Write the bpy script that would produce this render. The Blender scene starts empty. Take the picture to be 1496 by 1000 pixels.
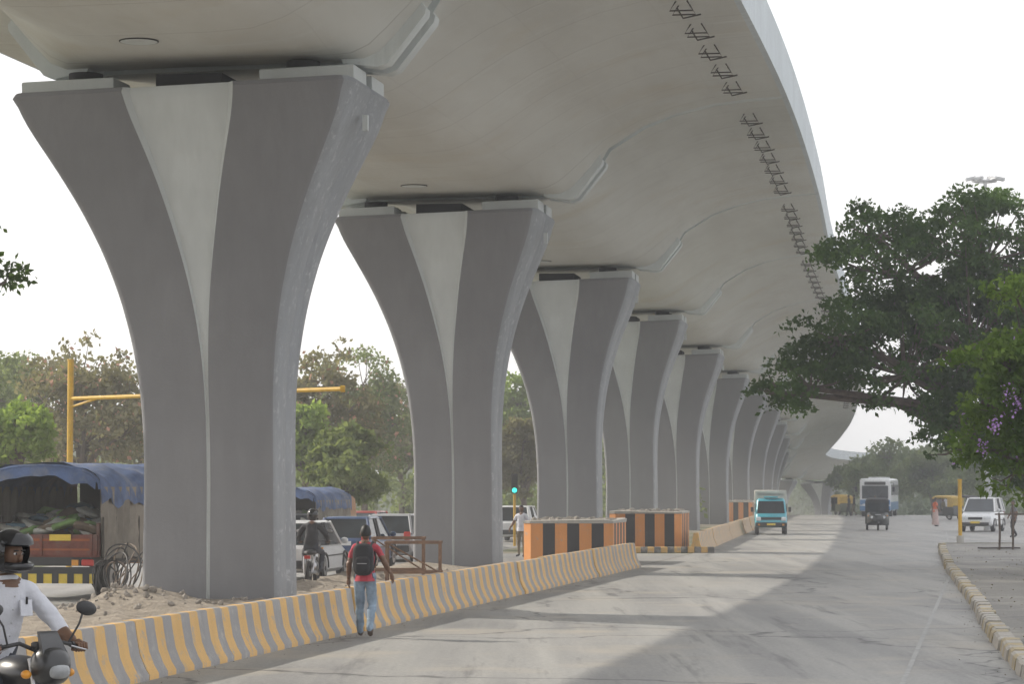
import bpy, math, random
import numpy as np
from mathutils import Matrix, Vector, Euler
random.seed(7); RNG=np.random.default_rng(7)
sc=bpy.context.scene
# ------------------------------------------------------------------ materials
def _nt(name):
    m=bpy.data.materials.new(name); m.use_nodes=True
    nt=m.node_tree; b=nt.nodes['Principled BSDF']; return m,nt,b
def noise(nt,vec,scale,detail=3,rough=.55,dist=0):
    n=nt.nodes.new('ShaderNodeTexNoise'); n.inputs['Scale'].default_value=scale
    n.inputs['Detail'].default_value=min(detail,4); n.inputs['Roughness'].default_value=rough
    n.inputs['Distortion'].default_value=dist
    nt.links.new(vec,n.inputs['Vector']); return n.outputs['Fac']
def ramp(nt,fac,a,b,ca=(0,0,0,1),cb=(1,1,1,1)):
    r=nt.nodes.new('ShaderNodeValToRGB'); r.color_ramp.elements[0].position=a; r.color_ramp.elements[1].position=b
    r.color_ramp.elements[0].color=ca; r.color_ramp.elements[1].color=cb
    nt.links.new(fac,r.inputs[0]); return r.outputs[0]
def mix(nt,fac,a,b,mode='MIX'):
    n=nt.nodes.new('ShaderNodeMix'); n.data_type='RGBA'; n.blend_type=mode
    for s,v in ((n.inputs[0],fac),(n.inputs[6],a),(n.inputs[7],b)):
        if isinstance(v,bpy.types.NodeSocket): nt.links.new(v,s)
        elif isinstance(v,(int,float)): s.default_value=v
        else: s.default_value=(v[0],v[1],v[2],1)
    return n.outputs[2]
def pos(nt): return nt.nodes.new('ShaderNodeNewGeometry').outputs['Position']
def mapped(nt,vec,scale=(1,1,1),rot=(0,0,0)):
    n=nt.nodes.new('ShaderNodeMapping'); n.inputs['Scale'].default_value=scale; n.inputs['Rotation'].default_value=rot
    nt.links.new(vec,n.inputs['Vector']); return n.outputs[0]
def bump(nt,b,h,strength=.3,dist=.02):
    n=nt.nodes.new('ShaderNodeBump'); n.inputs['Strength'].default_value=strength; n.inputs['Distance'].default_value=dist
    nt.links.new(h,n.inputs['Height']); nt.links.new(n.outputs[0],b.inputs['Normal'])
_mc={}
def mat(name,col,var=.25,scale=3,rough=.75,metal=0,bmp=0,coat=0,dirt=None):
    if name in _mc: return _mc[name]
    m,nt,b=_nt(name); tc=nt.nodes.new('ShaderNodeTexCoord').outputs['Object']
    n1=noise(nt,tc,scale,3,.6); f=ramp(nt,n1,.3,.7)
    lo=[c*(1-var) for c in col]; hi=[min(1,c*(1+var*.6)) for c in col]
    c=mix(nt,f,lo,hi)
    if dirt:
        n2=noise(nt,tc,scale*.6,4,.7); c=mix(nt,ramp(nt,n2,.5,.72),c,dirt)
    nt.links.new(c,b.inputs['Base Color']); b.inputs['Roughness'].default_value=rough; b.inputs['Metallic'].default_value=metal
    if coat: b.inputs['Coat Weight'].default_value=coat
    if bmp: bump(nt,b,noise(nt,tc,scale*8,3),bmp)
    _mc[name]=m; return m
def glass(name,col=(.02,.025,.03)):
    if name in _mc: return _mc[name]
    m,nt,b=_nt(name); tc=nt.nodes.new('ShaderNodeTexCoord').outputs['Object']
    c=mix(nt,ramp(nt,noise(nt,tc,1.5),.35,.65),col,[x*2.2 for x in col]); nt.links.new(c,b.inputs['Base Color'])
    b.inputs['Roughness'].default_value=.08; b.inputs['Specular IOR Level'].default_value=.7
    _mc[name]=m; return m
def leafmat(name,dark,light,trans=.35,flower=None):
    m,nt,b=_nt(name); g=nt.nodes.new('ShaderNodeNewGeometry')
    c=mix(nt,g.outputs['Random Per Island'],dark,light)
    n1=noise(nt,g.outputs['Position'],.6,2); c=mix(nt,ramp(nt,n1,.35,.65),[x*.7 for x in dark],c)
    d=nt.nodes.new('ShaderNodeBsdfDiffuse'); nt.links.new(c,d.inputs[0])
    t=nt.nodes.new('ShaderNodeBsdfTranslucent'); c2=mix(nt,.5,c,(light[0]*1.5,light[1]*1.6,light[2]*.7)); nt.links.new(c2,t.inputs[0])
    mx=nt.nodes.new('ShaderNodeMixShader'); mx.inputs[0].default_value=trans
    nt.links.new(d.outputs[0],mx.inputs[1]); nt.links.new(t.outputs[0],mx.inputs[2])
    nt.nodes.remove(b)
    nt.links.new(mx.outputs[0],nt.nodes['Material Output'].inputs[0]); return m
def m_road(name,base=(.36,.352,.335),dark=(.24,.237,.232),rz=-.17):
    m,nt,b=_nt(name); p=pos(nt)
    big=noise(nt,p,.09,3,.6); st=noise(nt,mapped(nt,p,(1,.04,1),(0,0,-rz)),.9,4,.6)
    c=mix(nt,ramp(nt,big,.35,.65),dark,base)
    c=mix(nt,ramp(nt,st,.42,.62),c,(base[0]*1.12,base[1]*1.12,base[2]*1.1))
    st2=noise(nt,mapped(nt,p,(1.6,.1,1),(0,0,-rz)),1.1,4,.7)
    c=mix(nt,ramp(nt,st2,.56,.72),c,[x*.66 for x in dark])
    gr=noise(nt,p,16,4,.75); c=mix(nt,ramp(nt,gr,.32,.66),mix(nt,.42,c,(.05,.05,.05)),c)
    dust=noise(nt,p,.35,4,.65); c=mix(nt,ramp(nt,dust,.52,.75),c,(.38,.345,.29))
    v=nt.nodes.new('ShaderNodeTexVoronoi'); v.feature='DISTANCE_TO_EDGE'; v.inputs['Scale'].default_value=.11
    nn=nt.nodes.new('ShaderNodeTexNoise'); nn.inputs['Scale'].default_value=.5; nn.inputs['Detail'].default_value=5; nt.links.new(p,nn.inputs['Vector'])
    va=nt.nodes.new('ShaderNodeVectorMath'); va.operation='MULTIPLY_ADD'; nt.links.new(nn.outputs['Color'],va.inputs[0]); va.inputs[1].default_value=(3,3,0); nt.links.new(p,va.inputs[2])
    nt.links.new(va.outputs[0],v.inputs['Vector'])
    cf=nt.nodes.new('ShaderNodeMath'); cf.operation='MULTIPLY'; cf.inputs[1].default_value=.8
    nt.links.new(ramp(nt,v.outputs['Distance'],.0025,.006,(1,1,1,1),(0,0,0,1)),cf.inputs[0])
    c=mix(nt,cf.outputs[0],c,(.06,.06,.06))
    nt.links.new(c,b.inputs['Base Color'])
    b.inputs['Roughness'].default_value=.6; bump(nt,b,gr,.3,.012); return m
def m_dirt(name,a=(.3,.25,.19),bb=(.16,.14,.1),sc_=.5,green=None):
    m,nt,b=_nt(name); p=pos(nt)
    c=mix(nt,ramp(nt,noise(nt,p,sc_,4,.7),.35,.65),bb,a)
    c=mix(nt,ramp(nt,noise(nt,p,9,4,.7),.3,.7),mix(nt,.5,c,(.05,.045,.04)),c)
    if green: c=mix(nt,ramp(nt,noise(nt,p,.12,4,.6),.42,.55),c,green)
    nt.links.new(c,b.inputs['Base Color']); b.inputs['Roughness'].default_value=.95; bump(nt,b,noise(nt,p,6,4,.7),.8,.08); return m
def m_soffit(name):
    m,nt,b=_nt(name); uv=nt.nodes.new('ShaderNodeUVMap').outputs[0]
    s=nt.nodes.new('ShaderNodeSeparateXYZ'); nt.links.new(uv,s.inputs[0])
    def fr(sock,div,w):
        a=nt.nodes.new('ShaderNodeMath'); a.operation='DIVIDE'; nt.links.new(sock,a.inputs[0]); a.inputs[1].default_value=div
        f=nt.nodes.new('ShaderNodeMath'); f.operation='FRACT'; nt.links.new(a.outputs[0],f.inputs[0])
        l=nt.nodes.new('ShaderNodeMath'); l.operation='LESS_THAN'; nt.links.new(f.outputs[0],l.inputs[0]); l.inputs[1].default_value=w
        return l.outputs[0]
    base=(.63,.64,.615)
    n1=noise(nt,mapped(nt,uv,(.12,.5,1)),1.0,4,.65); c=mix(nt,ramp(nt,n1,.35,.68),(.54,.54,.51),base)
    n2=noise(nt,uv,.25,4,.6); c=mix(nt,ramp(nt,n2,.55,.75),c,(.54,.515,.45))
    n3=noise(nt,mapped(nt,uv,(1.5,.15,1)),1.2,4,.7); c=mix(nt,ramp(nt,n3,.55,.8),c,(.65,.67,.65))
    j=fr(s.outputs[0],3.08,.014); jm=nt.nodes.new('ShaderNodeMath'); jm.operation='MULTIPLY'; jm.inputs[1].default_value=.32; nt.links.new(j,jm.inputs[0])
    c=mix(nt,jm.outputs[0],c,(.2,.18,.16))
    k=fr(s.outputs[1],2.44,.008); km=nt.nodes.new('ShaderNodeMath'); km.operation='MULTIPLY'; km.inputs[1].default_value=.1; nt.links.new(k,km.inputs[0])
    c=mix(nt,km.outputs[0],c,(.2,.18,.16))
    nt.links.new(c,b.inputs['Base Color']); b.inputs['Roughness'].default_value=.8
    return m
def m_paint(name,col,under=(.3,.28,.26),vstreak=True,wear=(.6,.7),rough=.75,lo=.85):
    m,nt,b=_nt(name); tc=nt.nodes.new('ShaderNodeTexCoord').outputs['Object']
    n1=noise(nt,mapped(nt,tc,(1,1,.12)) if vstreak else tc,3.2,4,.7)
    c=mix(nt,ramp(nt,n1,.3,.7),[x*lo for x in col],[min(1,x*1.06) for x in col])
    n2=noise(nt,tc,5,4,.75); c=mix(nt,ramp(nt,n2,wear[0],wear[1]),c,under)
    n4=noise(nt,tc,.5,3,.6); c=mix(nt,ramp(nt,n4,.4,.8),c,[x*.84 for x in col])
    nt.links.new(c,b.inputs['Base Color']); b.inputs['Roughness'].default_value=rough
    bump(nt,b,noise(nt,tc,14,2,.6),.15,.02); return m
# ------------------------------------------------------------------ mesh builder
class MB:
    def __init__(s): s.v=[];s.f=[];s.m=[];s.mats=[];s.M=Matrix.Identity(4);s.uv=None
    def mi(s,m):
        if m not in s.mats: s.mats.append(m)
        return s.mats.index(m)
    def add(s,vs,fs,m):
        o=len(s.v); M=s.M; s.v+= [tuple(M@Vector(p)) for p in vs]
        ms=m if isinstance(m,list) else [m]*len(fs)
        for f,mm in zip(fs,ms): s.f.append([i+o for i in f]); s.m.append(s.mi(mm))
    def box(s,c,d,m,rot=(0,0,0),taper=1,ch=0):
        R=Euler(rot).to_matrix(); x,y,z=d[0]/2,d[1]/2,d[2]/2; c=Vector(c)
        if ch:
            vs=[];r=[]
            for zz,k in ((-z,ch),(-z+ch,0),(z-ch,0),(z,ch)):
                t=taper if zz>0 else 1
                X=x*t-k;Y=y*t-k;q=ch*.6
                r.append([(-X,-Y+q,zz),(-X+q,-Y,zz),(X-q,-Y,zz),(X,-Y+q,zz),(X,Y-q,zz),(X-q,Y,zz),(-X+q,Y,zz),(-X,Y-q,zz)])
            vs=[c+R@Vector(p) for a in r for p in a]; fs=[list(range(7,-1,-1)),[24+i for i in range(8)]]
            for a in range(3):
                for i in range(8): j=(i+1)%8; fs.append([a*8+i,a*8+j,a*8+8+j,a*8+8+i])
            s.add(vs,fs,m); return
        vs=[c+R@Vector((a*x*(taper if k>0 else 1),b*y*(taper if k>0 else 1),k*z)) for k in(-1,1) for a,b in((-1,-1),(1,-1),(1,1),(-1,1))]
        s.add(vs,[[3,2,1,0],[4,5,6,7],[0,1,5,4],[1,2,6,5],[2,3,7,6],[3,0,4,7]],m)
    def tube(s,pts,rad,m,n=8,cap=True,closed=False):
        pts=[Vector(p) for p in pts]; k=len(pts)
        if not hasattr(rad,'__len__'): rad=[rad]*k
        vs=[];fs=[];up=Vector((0,0,1)); prev=None
        for i,p in enumerate(pts):
            if closed: t=pts[(i+1)%k]-pts[i-1]
            else: t=pts[min(i+1,k-1)]-pts[max(i-1,0)]
            if t.length<1e-9:t=Vector((0,0,1))
            t.normalize()
            if prev is None: a=t.cross(up if abs(t.z)<.9 else Vector((1,0,0))).normalized()
            else:
                a=prev-t*prev.dot(t)
                a=a.normalized() if a.length>1e-6 else t.orthogonal().normalized()
            prev=a; b=t.cross(a)
            for j in range(n):
                th=2*math.pi*j/n; vs.append(p+(a*math.cos(th)+b*math.sin(th))*rad[i])
        for i in range(k if closed else k-1):
            i2=(i+1)%k
            for j in range(n): fs.append([i*n+j,i*n+(j+1)%n,i2*n+(j+1)%n,i2*n+j])
        if cap and not closed: fs.append(list(range(n-1,-1,-1))); fs.append([(k-1)*n+j for j in range(n)])
        s.add(vs,fs,m)
    def ell(s,c,r,m,rot=(0,0,0),nu=16,nv=10,fn=None,mf=None):
        R=Euler(rot).to_matrix(); c=Vector(c); vs=[];fs=[];ms=[];U=[]
        for i in range(nv+1):
            ph=-math.pi/2+math.pi*i/nv
            for j in range(nu):
                th=2*math.pi*j/nu; u=(math.cos(ph)*math.cos(th),math.cos(ph)*math.sin(th),math.sin(ph)); U.append(u)
                q=fn(u) if fn else u
                vs.append(c+R@Vector((q[0]*r[0],q[1]*r[1],q[2]*r[2])))
        for i in range(nv):
            for j in range(nu):
                a=[i*nu+j,i*nu+(j+1)%nu,(i+1)*nu+(j+1)%nu,(i+1)*nu+j]
                cen=[sum(U[k][d] for k in a)/4 for d in range(3)]
                mm=mf(cen) if mf else m
                if mm is None: continue
                fs.append(a); ms.append(mm)
        s.add(vs,fs,ms)
    def loft(s,secs,m,closed=True,caps=True,mf=None):
        n=len(secs[0]); vs=[p for a in secs for p in a]; fs=[];ms=[]
        for i in range(len(secs)-1):
            for j in range(n if closed else n-1):
                fs.append([i*n+j,i*n+(j+1)%n,(i+1)*n+(j+1)%n,(i+1)*n+j]); ms.append(mf(i,j) if mf else m)
        if caps: fs.append(list(range(n-1,-1,-1))); fs.append([(len(secs)-1)*n+j for j in range(n)]); ms+=[mf(-1,0) if mf else m]*2
        s.add(vs,fs,ms)
    def cyl(s,c,r,h,m,axis='z',n=16,r2=None):
        d={'x':Vector((1,0,0)),'y':Vector((0,1,0)),'z':Vector((0,0,1))}[axis]*h/2; c=Vector(c)
        s.tube([c-d,c+d],[r,r2 if r2 is not None else r],m,n)
    def done(s,name,loc=(0,0,0),rz=0,smooth=35,parent=None,scale=1,uvs=None):
        me=bpy.data.meshes.new(name); me.from_pydata(s.v,[],s.f)
        for m in s.mats: me.materials.append(m)
        me.polygons.foreach_set('material_index',s.m)
        if uvs is not None:
            l=me.uv_layers.new(name='UVMap'); idx=np.empty(len(me.loops),dtype=np.int32); me.loops.foreach_get('vertex_index',idx)
            l.data.foreach_set('uv',np.array(uvs,dtype=np.float32)[idx].ravel())
        if smooth:
            me.polygons.foreach_set('use_smooth',[True]*len(me.polygons)); me.set_sharp_from_angle(angle=math.radians(smooth))
        me.update(); o=bpy.data.objects.new(name,me); sc.collection.objects.link(o)
        o.location=loc; o.rotation_euler=(0,0,rz); o.scale=(scale,)*3
        if parent: o.parent=parent
        return o
# ------------------------------------------------------------------ layout
def gz(y):
    return 0 if y<235 else max(-6.,-.02*(y-235))
PIERS=[(-18.3,-20,0),(-14.2,4,0),(-9.95,28.5,0),(-5.62,52.9,0),(-1.5,76.9,0),(2.15,101.7,0),(5.55,127,0),(9.2,152,-.32),(12.8,177,-.65),(16.3,202,-.9),
 (19.7,227,-1.3),(22.8,252,-1.9),(25.6,277,-2.7),(28,302,-3.8),(29.8,327,-5.0),(31.5,352,-6.0),(34,377,-6.4),(39,401,-6.7),(48,423,-6.9),(60,442,-7),(76,458,-7),(94,470,-7)]
def vpt(s):
    i=int(math.floor(s)); i=max(0,min(len(PIERS)-2,i)); t=s-i
    P=[Vector(PIERS[max(0,min(len(PIERS)-1,k))]) for k in(i-1,i,i+1,i+2)]
    if i==0: P[0]=P[1]*2-P[2]
    if i==len(PIERS)-2: P[3]=P[2]*2-P[1]
    p=.5*((2*P[1])+(P[2]-P[0])*t+(2*P[0]-5*P[1]+4*P[2]-P[3])*t*t+(3*P[1]-P[0]-3*P[2]+P[3])*t**3)
    d=.5*((P[2]-P[0])+2*(2*P[0]-5*P[1]+4*P[2]-P[3])*t+3*(3*P[1]-P[0]-3*P[2]+P[3])*t*t)
    d.z=0; d.normalize(); return p,d,Vector((d.y,-d.x,0))
# ------------------------------------------------------------------ ground, roads
M_ground=m_dirt('dirt_ground',(.36,.31,.24),(.24,.21,.16),.3,green=(.13,.14,.07))
M_soil=m_dirt('median_soil',(.42,.36,.29),(.27,.23,.18),1.2)
M_roadm=m_road('worn_asphalt'); M_road2=m_road('side_asphalt',(.3,.295,.285),(.22,.218,.215))
M_path=m_road('footpath_surface',(.21,.195,.17),(.15,.14,.125))
def strip(name,rows,m,lift,nx=2):
    mb=MB(); vs=[];fs=[]
    for (y,a,b,*r) in rows:
        for k in range(nx+1): vs.append((a+(b-a)*k/nx,y,gz(y)+lift))
    n=nx+1
    for i in range(len(rows)-1):
        for k in range(nx): fs.append([i*n+k,i*n+k+1,(i+1)*n+k+1,(i+1)*n+k])
    mb.add(vs,fs,m); return mb.done(name,smooth=0)
ys=[-300,-100,0,100,200,235,260,300,350,400,450,500,535,700,1500,6000]
strip('ground',[(y,-4000,4000) for y in ys],M_ground,0,4)
BL=lambda y: .1737*y-10.18 if y<80 else (3.716+(y-80)*.167 if y<98.5 else 6.8+(y-98.5)*.124)
KERB=[(3.2,6),(4.9,20),(6.3,34.4),(7.7,45),(9.3,56),(12,76),(15,96.5),(16.6,107)]
def kx(y):
    for (x0,y0),(x1,y1) in zip(KERB,KERB[1:]):
        if y0<=y<=y1: return x0+(x1-x0)*(y-y0)/(y1-y0)
    return KERB[0][0] if y<6 else KERB[-1][0]+(y-107)*.16
rows=[]
for y in [-60,-20,6,12,20,27,34.4,45,56,66,76,86,96.5,107]: rows.append((y,BL(y)-.2,kx(y)+.1))
rows+=[(112,BL(112)-.2,30),(130,BL(130)-.2,38)]+[(y,BL(y)-.2,y*.165+25) for y in (150,180,210,235,260,300,350,420)]
strip('road',rows,M_roadm,.008,6)
def vx(y):
    for (x0,y0,_),(x1,y1,_) in zip(PIERS,PIERS[1:]):
        if y0<=y<=y1: return x0+(x1-x0)*(y-y0)/(y1-y0)
strip('opposite_road',[(y,vx(y)-13,vx(y)-2.6) for y in (-15,20,50,80,110,140,170,200,235,280,340)],M_road2,.008,4)
strip('median_crossing_road',[(80.5,vx(80.5)-2.55,BL(80.5)-.25),(90,vx(90)-2.55,BL(90)-.25),(97.5,vx(97.5)-2.55,BL(97.5)-.25)],M_road2,.006,2)
strip('side_road',[(-60,30,60),(112,30.1,60),(150,50,80),(235,64.2,110)],M_road2,.004,2)
mb=MB(); vs=[];fs=[];nx=26;ysl=np.arange(22,80,.35)
from mathutils import noise as mn
def soilh(x,y):
    h=.10+.16*mn.noise(Vector((x*.7,y*.5,0)))+.09*mn.noise(Vector((x*2.5,y*2.5,3)))+.04*mn.noise(Vector((x*8,y*8,5)))
    h+=.34*math.exp(-((x+7.6)**2+(y-51)**2)/4.)+.25*math.exp(-((x+2.6)**2+(y-70)**2)/4.)
    a=vx(y)-2.5;b=BL(y)-.25; t=(x-a)/(b-a); e=max(0,min(1,t*6,(1-t)*6)); return .012+max(0,h)*e
for y in ysl:
    a=vx(y)-2.5;b=BL(y)-.25
    for k in range(nx+1):
        x=a+(b-a)*k/nx; vs.append((x,y,soilh(x,y)))
for i in range(len(ysl)-1):
    for k in range(nx): fs.append([i*(nx+1)+k,i*(nx+1)+k+1,(i+1)*(nx+1)+k+1,(i+1)*(nx+1)+k])
mb.add(vs,fs,M_soil)
mb.done('median_soil',smooth=60)
mb=MB(); M_st=mat('rubble_stone',(.3,.27,.235),.4,2,.95)
def stone(x,y,z,r):
    R=random.random
    def fn(u):
        q=.8+.35*mn.noise(Vector((u[0]*1.7+x*9,u[1]*1.7+y*7,u[2]*1.7))); return (u[0]*q,u[1]*q,u[2]*q)
    mb.ell((x,y,z),(r,r*random.uniform(.6,1.2),r*.6),M_st,(R()*3,R()*3,R()*3),7,5,fn=fn)
for i in range(520):
    y=random.uniform(44,76); x=random.uniform(vx(y)-2.2,BL(y)-.4); r=random.choice((.02,.03,.04,.05,.08))*random.uniform(.8,1.3)
    if random.random()<.5: x,y=-7.4+random.gauss(0,.9),51+random.gauss(0,1.3)
    stone(x,y,soilh(x,y)+r*.15,r)
for i in range(120):
    y=random.uniform(24,80); x=BL(y)+random.uniform(.02,.35); stone(x,y,.012,random.uniform(.006,.018))
    y=random.uniform(28,100); x=kx(y)-abs(random.gauss(0,.2)); stone(x,y,.012,random.uniform(.006,.016))
mb.done('rubble',smooth=0)
mb=MB(); vs=[];fs=[]
ky=[-60,6,13,20,27,34.4,45,56,66,76,86,96.5,107]
for y in ky: vs+=[(kx(y)+.28,y,.16),(kx(y)+8,y,.17),(30,y,.17)]
for i in range(len(ky)-1):
    for k in range(2): fs.append([i*3+k,i*3+k+1,i*3+4+k,i*3+3+k])
mb.add(vs,fs,M_path); mb.done('footpath',smooth=0)
M_kw=m_paint('kerb_concrete',(.46,.43,.38),wear=(.5,.66)); M_ky=m_paint('kerb_yellow_faded',(.47,.38,.22),wear=(.48,.6))
M_kd=m_paint('kerb_black_faded',(.13,.125,.12),under=(.3,.28,.26),wear=(.48,.6))
mb=MB(); y=6.; i=0
while y<107:
    y2=y+.62; w=random.uniform(-.025,.025); z=.19+random.uniform(-.022,.016)
    x0,x1=kx(y)+w,kx(y2-.02)+w
    P=[(0,0.0),(0.03,z-.03),(.07,z),(.28,z),(.28,0)]
    mb.loft([[(x0+a,y,b) for a,b in P],[(x1+a,y2-.02,b) for a,b in P]],(M_kw,M_ky)[i%2] if i%5 else M_kw); y=y2;i+=1
mb.loft([[(kx(107)+a,107,b) for a,b in P],[(kx(107)+3,107.4,b) for a,b in P]],M_kw)
mb.done('kerb',smooth=20)
M_line=m_paint('faded_lane_paint',(.44,.44,.42),under=(.3,.3,.295),vstreak=False,wear=(.40,.52))
mb=MB(); yy=list(np.arange(22,230,6.))
for a,b in zip(yy,yy[1:]):
    f=lambda y:(BL(80)+9.1+(y-80)*.155 if y>80 else BL(y)+9.1)
    xa,xb=f(a),f(b); za,zb=.013,.013
    mb.add([(xa,a,za),(xa+.07,a,za),(xb+.07,b,zb),(xb,b,zb)],[[0,1,2,3]],M_line)
mb.done('lane_markings',smooth=0)
# ------------------------------------------------------------------ striped barrier
M_by=m_paint('barrier_yellow_paint',(.68,.42,.15),under=(.36,.33,.3),wear=(.54,.66)); M_bg=m_paint('barrier_grey_concrete',(.31,.30,.295),under=(.42,.39,.36),wear=(.53,.68))
NJ=[(.27,0),(.27,.07),(.21,.17),(.15,.32),(.11,.55),(.09,.7),(.07,.72),(-.07,.72),(-.09,.7),(-.11,.55),(-.15,.32),(-.21,.17),(-.27,.07),(-.27,0)]
def barrier(name,y0,y1,fx,step=.385,unit=10,hs=1.):
    mb=MB(); y=y0;i=0
    while y<y1:
        if i%unit==0: off=random.uniform(-.02,.02); oz=random.uniform(-.012,.012)
        st=step*random.uniform(.9,1.1)
        y2=min(y+st,y1)-(.03 if i%unit==unit-1 else 0)
        g=lambda yy:[(fx(yy)+a-.27+off,yy,gz(yy)+b*hs+(oz if b>.3 else 0)) for a,b in NJ]
        ca=(i%unit==0) or (i%unit==unit-1)
        mb.loft([g(y),g(y2)],(M_by,M_bg)[i%2],caps=ca); y+=st;i+=1
    return mb.done(name,smooth=40)
barrier('striped_crash_barrier',14,80.4,BL)
barrier('striped_crash_barrier',99.5,240,BL,step=.5)
mb=MB()
for i in range(14):
    x=3.9+i*.24; mb.box((x+.12,98.6,.11),(.235,.3,.22),(M_by,M_kd)[i%2],ch=.02)
mb.done('striped_median_kerb')
# ------------------------------------------------------------------ orange/black blocks
M_or=m_paint('orange_paint',(.72,.30,.09),under=(.4,.34,.3),wear=(.58,.7)); M_bk=m_paint('black_paint',(.035,.035,.038),under=(.2,.19,.18),wear=(.6,.72))
M_conc=m_paint('bare_concrete',(.46,.44,.4),wear=(.5,.7))
def block(x,y,w,l,h,rz,ns):
    mb=MB()
    def side(p,q,n):
        for i in range(n):
            a=Vector(p).lerp(Vector(q),i/n); b=Vector(p).lerp(Vector(q),(i+1)/n)
            h1=h+.05*mn.noise(Vector((a.x*2,a.y*2,1))); h2=h+.05*mn.noise(Vector((b.x*2,b.y*2,1)))
            mb.add([a,b,(b.x,b.y,h2),(a.x,a.y,h1)],[[0,1,2,3]],(M_or,M_bk)[i%2])
    a,b=w/2,l/2; q=.25
    side((-a+q,-b,0),(a-q,-b,0),ns); side((a-q,-b,0),(a,-b+q,0),1); side((a,-b+q,0),(a,b-q,0),int(ns*l/w)); side((a,b-q,0),(a-q,b,0),1); side((a-q,b,0),(-a+q,b,0),ns); side((-a+q,b,0),(-a,b-q,0),1); side((-a,b-q,0),(-a,-b+q,0),int(ns*l/w)); side((-a,-b+q,0),(-a+q,-b,0),1)
    R=[(-a+q,-b),(a-q,-b),(a,-b+q),(a,b-q),(a-q,b),(-a+q,b),(-a,b-q),(-a,-b+q)]
    jz=[random.uniform(-.03,.04) for _ in R]
    mb.loft([[(px*1.01,py*1.01,h-.03) for px,py in R],[(px*1.02,py*1.02,h+.05+z) for (px,py),z in zip(R,jz)],[(px*.96,py*.96,h+.07+z) for (px,py),z in zip(R,jz)],[(px*.9,py*.9,h-.08) for px,py in R]],M_conc)
    for i in range(90): 
        r=random.uniform(.06,.17); mb.ell((random.uniform(-a*.88,a*.88),random.uniform(-b*.9,b*.9),h-.02+r*.3),(r,r,r*.7),M_st,(random.random()*3,)*3,6,4)
    mb.done('striped_concrete_block',(x,y,gz(y)),rz,smooth=0)
block(2.0,86,2.75,4.2,1.28,-.15,6); block(5.25,104.5,2.7,4.2,1.4,-.14,6); block(15.6,192,2.6,4,1.35,-.14,6)
# ------------------------------------------------------------------ piers
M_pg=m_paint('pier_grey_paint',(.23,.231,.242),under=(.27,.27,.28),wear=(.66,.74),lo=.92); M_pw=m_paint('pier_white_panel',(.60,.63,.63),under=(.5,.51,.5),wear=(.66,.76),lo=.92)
M_ps=m_paint('pier_side_skylit_grey',(.33,.345,.365),under=(.52,.53,.54),wear=(.56,.68),lo=.8)  # right faces only: brightness from the open sky put into a lighter grey
M_dark=mat('bearing_dark',(.03,.03,.03),.2,4,.8)
PW=[(0,1.26),(1.5,1.235),(2.8,1.22),(3.85,1.24),(4.75,1.30),(5.7,1.44),(6.55,1.64),(7.4,1.92),(8.4,2.36),(9.2,2.78),(9.75,3.04),(10,3.12)]
GW=[(0,.022),(4.2,.022),(4.9,.04),(6,.13),(6.9,.27),(8.3,.56),(10,1.04)]
def itp(T,z):
    for (a,b),(c,d) in zip(T,T[1:]):
        if a<=z<=c: return b+(d-b)*(z-a)/(c-a)
    return T[-1][1] if z>T[-1][0] else T[0][1]
def sitp(T,z): 
    s=0
    for k in range(-4,5): s+=itp(T,max(0,min(10,z+k*.14)))
    return s/9
SL=.03
def pier(idx,sf):
    x,y,dz=PIERS[idx]; _,d,_n=vpt(idx if idx<len(PIERS)-1 else idx-1+.999)
    base=gz(y)-.15; dz-=.16; H=10+dz-base; mb=MB(); secs=[];L=56
    for i in range(L+1):
        z=10*i/L
        w=sitp(PW,z)*sf if i<L else 3.10*sf; g=sitp(GW,z)*sf; t=max(0,(z-3.2)/6.8); dep=.82+1.05*t**1.9
        lean=-.36*max(0,(z-2.5)/7.5)**1.5; c=.12+.13*t; r=.04+.09*t; e=c*1.5
        zz=base+z/10*H
        if dz<-.3: zz=(dz+z) if z>3 else base+(dz+3-base)*z/3
        if dz<-6.2: zz=base+(10+dz-base)*z/10
        h=[(-g-.01,-dep),(-g*.9,-dep+r),(g*.9,-dep+r),(g+.01,-dep),(w-c,-dep),(w-.55*c,-dep+.12*e),(w-.2*c,-dep+.45*e),(w,-dep+e),(w,-.12),(w-.04,-.06)]
        back=[(a,-b) for a,b in reversed(h)]
        left=[(-a,b) for a,b in [( w-c,dep),(w-.55*c,dep-.12*e),(w-.2*c,dep-.45*e),(w,dep-e),(w,.12),(w-.04,.06),(w-.04,-.06),(w,-.12),(w,-dep+e),(w-.2*c,-dep+.45*e),(w-.55*c,-dep+.12*e),(w-c,-dep)]]
        q=h+back+left
        tt=(z/10)**3*SL
        secs.append([(a+lean,b,zz+a*tt) for a,b in q])
    cx=-.36
    secs.append([(cx+(a-cx)*.985,b*.98,zc+.09) for a,b,zc in secs[-1]])
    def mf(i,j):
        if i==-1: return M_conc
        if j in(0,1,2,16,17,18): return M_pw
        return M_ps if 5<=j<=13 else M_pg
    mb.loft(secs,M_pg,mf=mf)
    zt=10+dz+.09
    for sx in(-1,1):
        for yy in(-.75,.8):
            mb.box((cx+sx*2.18*sf,yy,zt+.14+sx*2.2*SL),(1.7*sf,1.05,.3),M_pw,rot=(0,-SL,0),ch=.02)
            mb.cyl((cx+sx*2.0*sf,yy,zt+.36+sx*.06),.33,.2,M_dark)
    mb.box((cx,0,zt+.16),(1.3,2.2,.3),M_dark)
    mb.box((2.74*sf,-.5,9.45+dz),(.1,.1,.3),M_pw)
    mb.done('viaduct_pier',(x,y,0),-math.atan2(d.x,d.y),smooth=38)
for i in range(1,len(PIERS)-1): pier(i,1.08 if i==3 else .93)
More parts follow.
